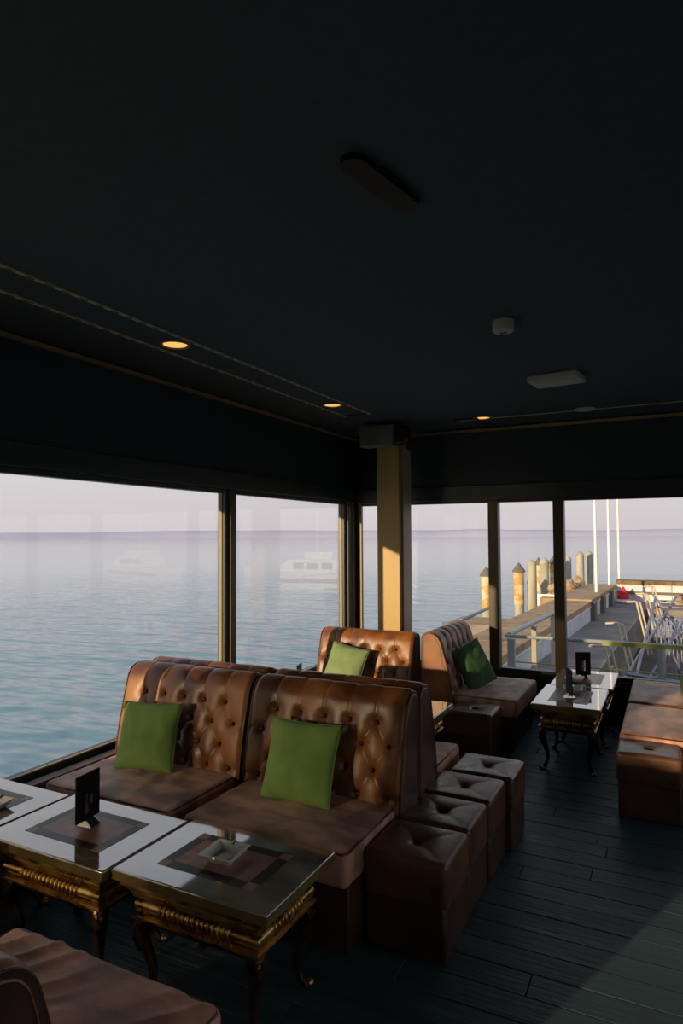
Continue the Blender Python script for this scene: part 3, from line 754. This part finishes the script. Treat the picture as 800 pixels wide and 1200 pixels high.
# red hat shaped bundle
t = empty('red_bundle', (-1.50, 24.6, ZD), 0, 'pointed red cloth bundle with a white base at the end of the quay', 'bundle')
b = MB(); b.lathe([(.18, .12), (.20, .16), (.18, .26), (.11, .40), (.04, .54), (.005, .58)], n=16); b.build('red_cloth', M['red'], t, smooth=True)
b = MB(); b.lathe([(.15, 0), (.26, .02), (.24, .09), (.18, .15), (.08, .17)], n=14); b.build('white_cloth', M['whitec'], t, smooth=True)
for x, y, r, lb in ((-2.12, 22.0, .045, 'white flagpole on the quay parapet, left and thickest of three'), (-2.0, 25.4, .045, 'white flagpole in the middle of the three on the quay'), (-1.83, 27.8, .045, 'white flagpole on the right of the three, behind the red bundle')):
    t = empty('flagpole', (x, y, ZD), 0, lb, 'flagpole', 'white flagpoles')
    b = MB(); b.tube([(0, 0, -1.0), (0, 0, .9), (0, 0, 6)], [r*1.2, r, r*.7], 12); b.build('pole', M['polem'], t, smooth=True, ang=50)
    b = MB(); b.tube([(0, 0, -.2), (0, 0, .35)], r*1.7, 12); b.build('pole_socket', M['galv'], t, smooth=True, ang=50)
# end of quay beyond the parapet: rubble rocks
rb = empty('rock_pile', (0, 0, ZD), 0, 'heap of tan rubble rocks behind the parapet below the first flagpole', 'rocks')
for k in range(26):
    b = MB(); rr = random.uniform(.14, .3)
    b.lathe([(.02, -rr*.6), (rr*.8, -rr*.3), (rr, .05), (rr*.6, rr*.5), (.05, rr*.62)], n=7)
    b.v = [(x*(1+random.uniform(-.2, .2)), y*(1+random.uniform(-.2, .2)), z) for x, y, z in b.v]
    b.build('rock', M['stone'], rb, (random.uniform(-3.6, -3.02), random.uniform(21.8, 27), .45+random.uniform(-.15, .2)), (random.random(), random.random(), random.random()*3))
boxobj('rock_bed', M['stone'], -3.8, -3.02, 21.7, 27.4, -1.1, .35, rb)
# timber piles
def pile(x, y, zt, r, kind, label):
    t = empty('mooring_pile', (x, y, ZW), 0, label, 'pile', 'mooring piles in the water'); h = zt-ZW
    if kind == 'cap':
        b = MB(); b.lathe([(r*.92, -.3), (r*.92, h-.35)], n=18); b.build('shaft', M['pile'], t, smooth=True, ang=50)
        b = MB(); b.lathe([(r*.97, h-1.55), (r*1.02, h-1.5), (r*.98, h-1.1), (r*1.03, h-.7), (r, h-.34)], n=18); b.build('flaking_sleeve', M['sleeve'], t, smooth=True, ang=50)
        b = MB(); b.lathe([(r*1.25, h-.36), (r*1.25, h-.30), (.01, h)], n=18); b.build('cone_cap', M['cap'], t, smooth=True, ang=35)
    else:
        b = MB(); b.lathe([(r, -.3), (r, h-.22)], n=18); b.build('shaft', M['pile'], t, smooth=True, ang=50)
        b = MB(); b.lathe([(r*1.03, h-.24), (r*.95, h-.14), (r*.5, h-.05), (.01, h)], n=18); b.build('rounded_top', M['pile'], t, smooth=True, ang=50)
pile(-6.1, 23.9, .62, .19, 'cap', 'short capped pile with flaking yellow sleeve, left of the first far mullion')
pile(-5.02, 24.4, .77, .19, 'cap', 'slate-capped pile with flaking yellow sleeve, first right of the far mullion')
pile(-4.89, 26.2, .81, .19, 'round', 'tall grey-green round-topped pile beside the yellow-sleeved pile')
pile(-5.28, 29.9, .80, .15, 'cap', 'thin dark-capped pile squeezed between two grey-green piles')
pile(-4.70, 27.9, .85, .19, 'round', 'second tall grey-green round-topped pile, left of the dark mullion')
pile(-4.86, 31.2, .80, .18, 'cap', 'yellow-sleeved capped pile touching the dark mullion')
pile(-4.39, 32.6, .80, .16, 'round', 'pile half hidden by the dark mullion on its right side')
pile(-4.12, 35.0, .95, .19, 'round', 'pale pile right of the dark mullion, left of a pair')
pile(-3.81, 36.2, .95, .18, 'round', 'pale pile with a shaded foot, right one of the pair')
# jetty beyond the parapet
j = empty('wooden_jetty', (0, 0, 0), 0, 'low brown jetty platform in the water beside the piles', 'jetty')
boxobj('platform', M['stone'], -6.3, -3.3, 19.5, 21.5, -1.15, -.95, j); boxobj('edge_beam', M['concrete'], -6.35, -3.3, 19.4, 19.5, -1.3, -.92, j)
boxobj('bank', M['stone'], -4.4, -3.5, 8.5, 19.4, -1.7, -.9, j)
# small sign by the piles
t = empty('notice_board', (-3.55, 22.2, ZW), 0, 'small white framed notice on a post beside the piles', 'sign')
boxobj('post', M['polem'], -.03, .03, -.03, .03, 0, 1.4, t); boxobj('board', M['polem'], -.42, .3, -.02, .02, 1.05, 1.42, t); boxobj('printed_panel', M['cap'], -.28, .18, -.03, -.02, 1.16, 1.3, t)

# ------------------------------------------------------------------ railings
def tube_obj(name, pts, r, m, parent, n=8):
    b = MB(); b.tube(pts, r, n); return b.build(name, m, parent, smooth=True, ang=50)
t = empty('terrace_railing', (0, 0, 0), 0, 'grey tubular railing with a yellowed handrail just outside the far window', 'railing')
tube_obj('top_rail', [(-1.82, 8, .535), (1.6, 8, .535)], .022, M['railg'], t)
b = MB(); b.box(-.72, 1.5, 7.97, 8.0, .50, .545); b.build('rail_strip', M['yellow'], t)
for x in (-1.75, -.115, 1.3): boxobj('post', M['railg'], x-.04, x+.04, 7.97, 8.05, -.6, .5, t)
for z in (.22, -.02): tube_obj('mid_rail', [(-1.75, 8.05, z), (1.5, 8.05, z-.0)], .008, M['yellow'] if z > .1 else M['railg'], t, 6)
t = empty('quay_handrail', (0, 0, 0), 0, 'sloping pale handrail on tan posts running along the quay parapet', 'railing')
tube_obj('handrail', [(-1.80, 8.1, .535), (-1.648, 10.95, .535)], .03, M['railg'], t)
for x, y, r in ((-1.68, 9.1, .032), (-1.662, 10.55, .03), (-1.655, 10.85, .03)): boxobj('post', M['rail'], x-r, x+r, y-r, y+r, -.6, .52, t)
t = empty('lake_handrail', (0, 0, 0), 0, 'handrail on pale posts outside the far window left of the first mullion', 'railing')
tube_obj('handrail', [(-2.70, 9.1, .54), (-2.76, 11.3, .54)], .026, M['galv'], t)
for x, y in ((-2.765, 11.3), (-2.70, 11.25)): boxobj('post', M['rail'], x-.03, x+.03, y-.03, y+.03, -1.0, .62, t)
# gangway handrails: five bent pairs along the quay edge
for i, (x, y) in enumerate(((-.87, 10.1), (-.87, 12.8), (-.75, 17.1), (-.66, 19.6), (-.55, 22.4))):
    names = ['nearest bent handrail pair of the boat ladders beside the quay', 'second bent handrail pair of the boat ladders beside the quay', 'third bent handrail pair halfway down the quay edge', 'fourth bent handrail pair toward the end of the quay', 'farthest bent handrail pair in front of the end parapet']
    t = empty('boat_ladder', (x, y, ZD), 0, names[i], 'ladder', 'bent boat ladders along the quay')
    for dx in (0, .07):
        tube_obj('side_rail', [(-.22, dx, .74), (-.03, dx, .76), (dx, dx, .73), (.20+dx, dx*2, -.25), (.22+dx, dx*2, -.5)], .017 if i < 2 else .024, M['rail'], t)
    for k in range(3): tube_obj('rung', [(.05+k*.06, 0, .44-k*.3), (.12+k*.06, .12, .44-k*.3)], .012, M['galv'], t, 6)
# stacked folding steel frames right of the quay
t = empty('steel_trestle', (0, 0, 0), 0, 'tangle of crossed galvanised steel boat cradle frames below the railing', 'cradle')
for p0, p1, r in [((-.95, 10.5, -.9), (.1, 19.5, .1), .045), ((-.7, 10.2, -1.2), (-.35, 17, .25), .04), ((.4, 12, -1.1), (-.6, 17.2, .22), .03), ((-.5, 11, -1.2), (.1, 15.5, -.1), .035),
                  ((.9, 13, -1.1), (-.45, 19, .2), .028), ((-.6, 13, -1.2), (.2, 16, -.15), .03), ((-.2, 9.5, -.35), (1.6, 11, -.30), .03), ((-.6, 9.8, -.15), (1.4, 10.2, -.42), .04),
                  ((-.55, 9.5, -.1), (1.2, 11.4, -.62), .018), ((.1, 14.5, -.12), (1.6, 15.5, -.1), .025), ((-.75, 10.8, -.3), (-.65, 11.5, -1.3), .04), ((-.5, 10.5, -.4), (-.45, 11.0, -1.3), .04), ((-.9, 11.6, -.4), (-.2, 10.4, -1.3), .025),
                  ((-.35, 9.2, -.9), (-.05, 9.9, -.2), .025), ((.1, 14.5, -.12), (.1, 14.9, -1.2), .025), ((.3, 9.8, -.5), (1.5, 9.3, -.1), .02)]:
    tube_obj('frame_tube', [p0, p1], r*.72, M['galv'], t)
# slatted gangway fence on the right
t = empty('barred_fence', (0, 0, 0), 0, 'grey fence of close vertical bars at the right beyond the boat cradles', 'fence')
for z, y in ((.16, 17.5), (.02, 17.5), (-.15, 17.0)): tube_obj('rail', [(-.35, y, z), (3, y, z)], .025, M['galv'], t)
bm_ = MB(); bm_.tube([(0, 0, -1.2), (0, 0, -.15)], .018, 6); bme = bm_.me('bar'); bme.materials.append(M['galv'])
for k in range(36): link('bar', bme, None, t, (-.33+k*.085, 17.0, 0), smooth=False)
for k in range(30): link('bar', bme, None, t, (-.1+k*.07, 12.6, -.35), smooth=False)
boxobj('slip_floor', M['joint'], -1.0, 5, 7.2, 21.2, -1.62, -1.45, q)

# ------------------------------------------------------------------ moored boats on the marina side (seen mirrored in the lake-side glass)
def boat(x, y, rz, L, label):
    t = empty('motor_boat', (x, y, ZW), rz, label, 'boat', 'white motor boats in the marina')
    rings = []
    for f in np.linspace(0, 1, 9):
        wd = 1.25*(1-max(0, (f-.55)/.45)**2*.97); zz = 1.0+.35*f*f; xx = (f-.5)*L
        rings.append([(xx, -wd, zz), (xx, -wd*.8, .0), (xx, 0, -.3), (xx, wd*.8, .0), (xx, wd, zz)])
    b = MB(); b.loft(rings); b.build('hull', M['hull'], t, smooth=True, ang=40)
    boxobj('red_stripe', M['hullr'], -L*.5, L*.2, -1.27, -1.2, .45, .7, t)
    b = MB(); b.loft([[(-L*.3, -1, 1.05), (L*.22, -.9, 1.05), (L*.22, .9, 1.05), (-L*.3, 1, 1.05)], [(-L*.3, -.9, 1.9), (L*.08, -.8, 1.9), (L*.08, .8, 1.9), (-L*.3, .9, 1.9)]]); cb_ = b.build('cabin', M['hull'], t)
    for k in range(3): boxobj('cabin_window', M['black'], -L*.26+k*L*.11, -L*.18+k*L*.11, -1.0, -.93, 1.3, 1.7, cb_)
    boxobj('flybridge', M['hull'], -L*.25, -.3, -.8, .8, 1.9, 2.4, t, bevel=.08)
    tube_obj('mast', [(-L*.1, 0, 1.8), (-L*.1, 0, 5)], .04, M['polem'], t)
boat(15.0, 37.0, -.1, 9, 'white motor boat with flybridge moored to the right, mirrored in the second lake window')
boat(33, 40, .3, 11, 'white motor boat moored to the right, mirrored faintly in the large lake window')
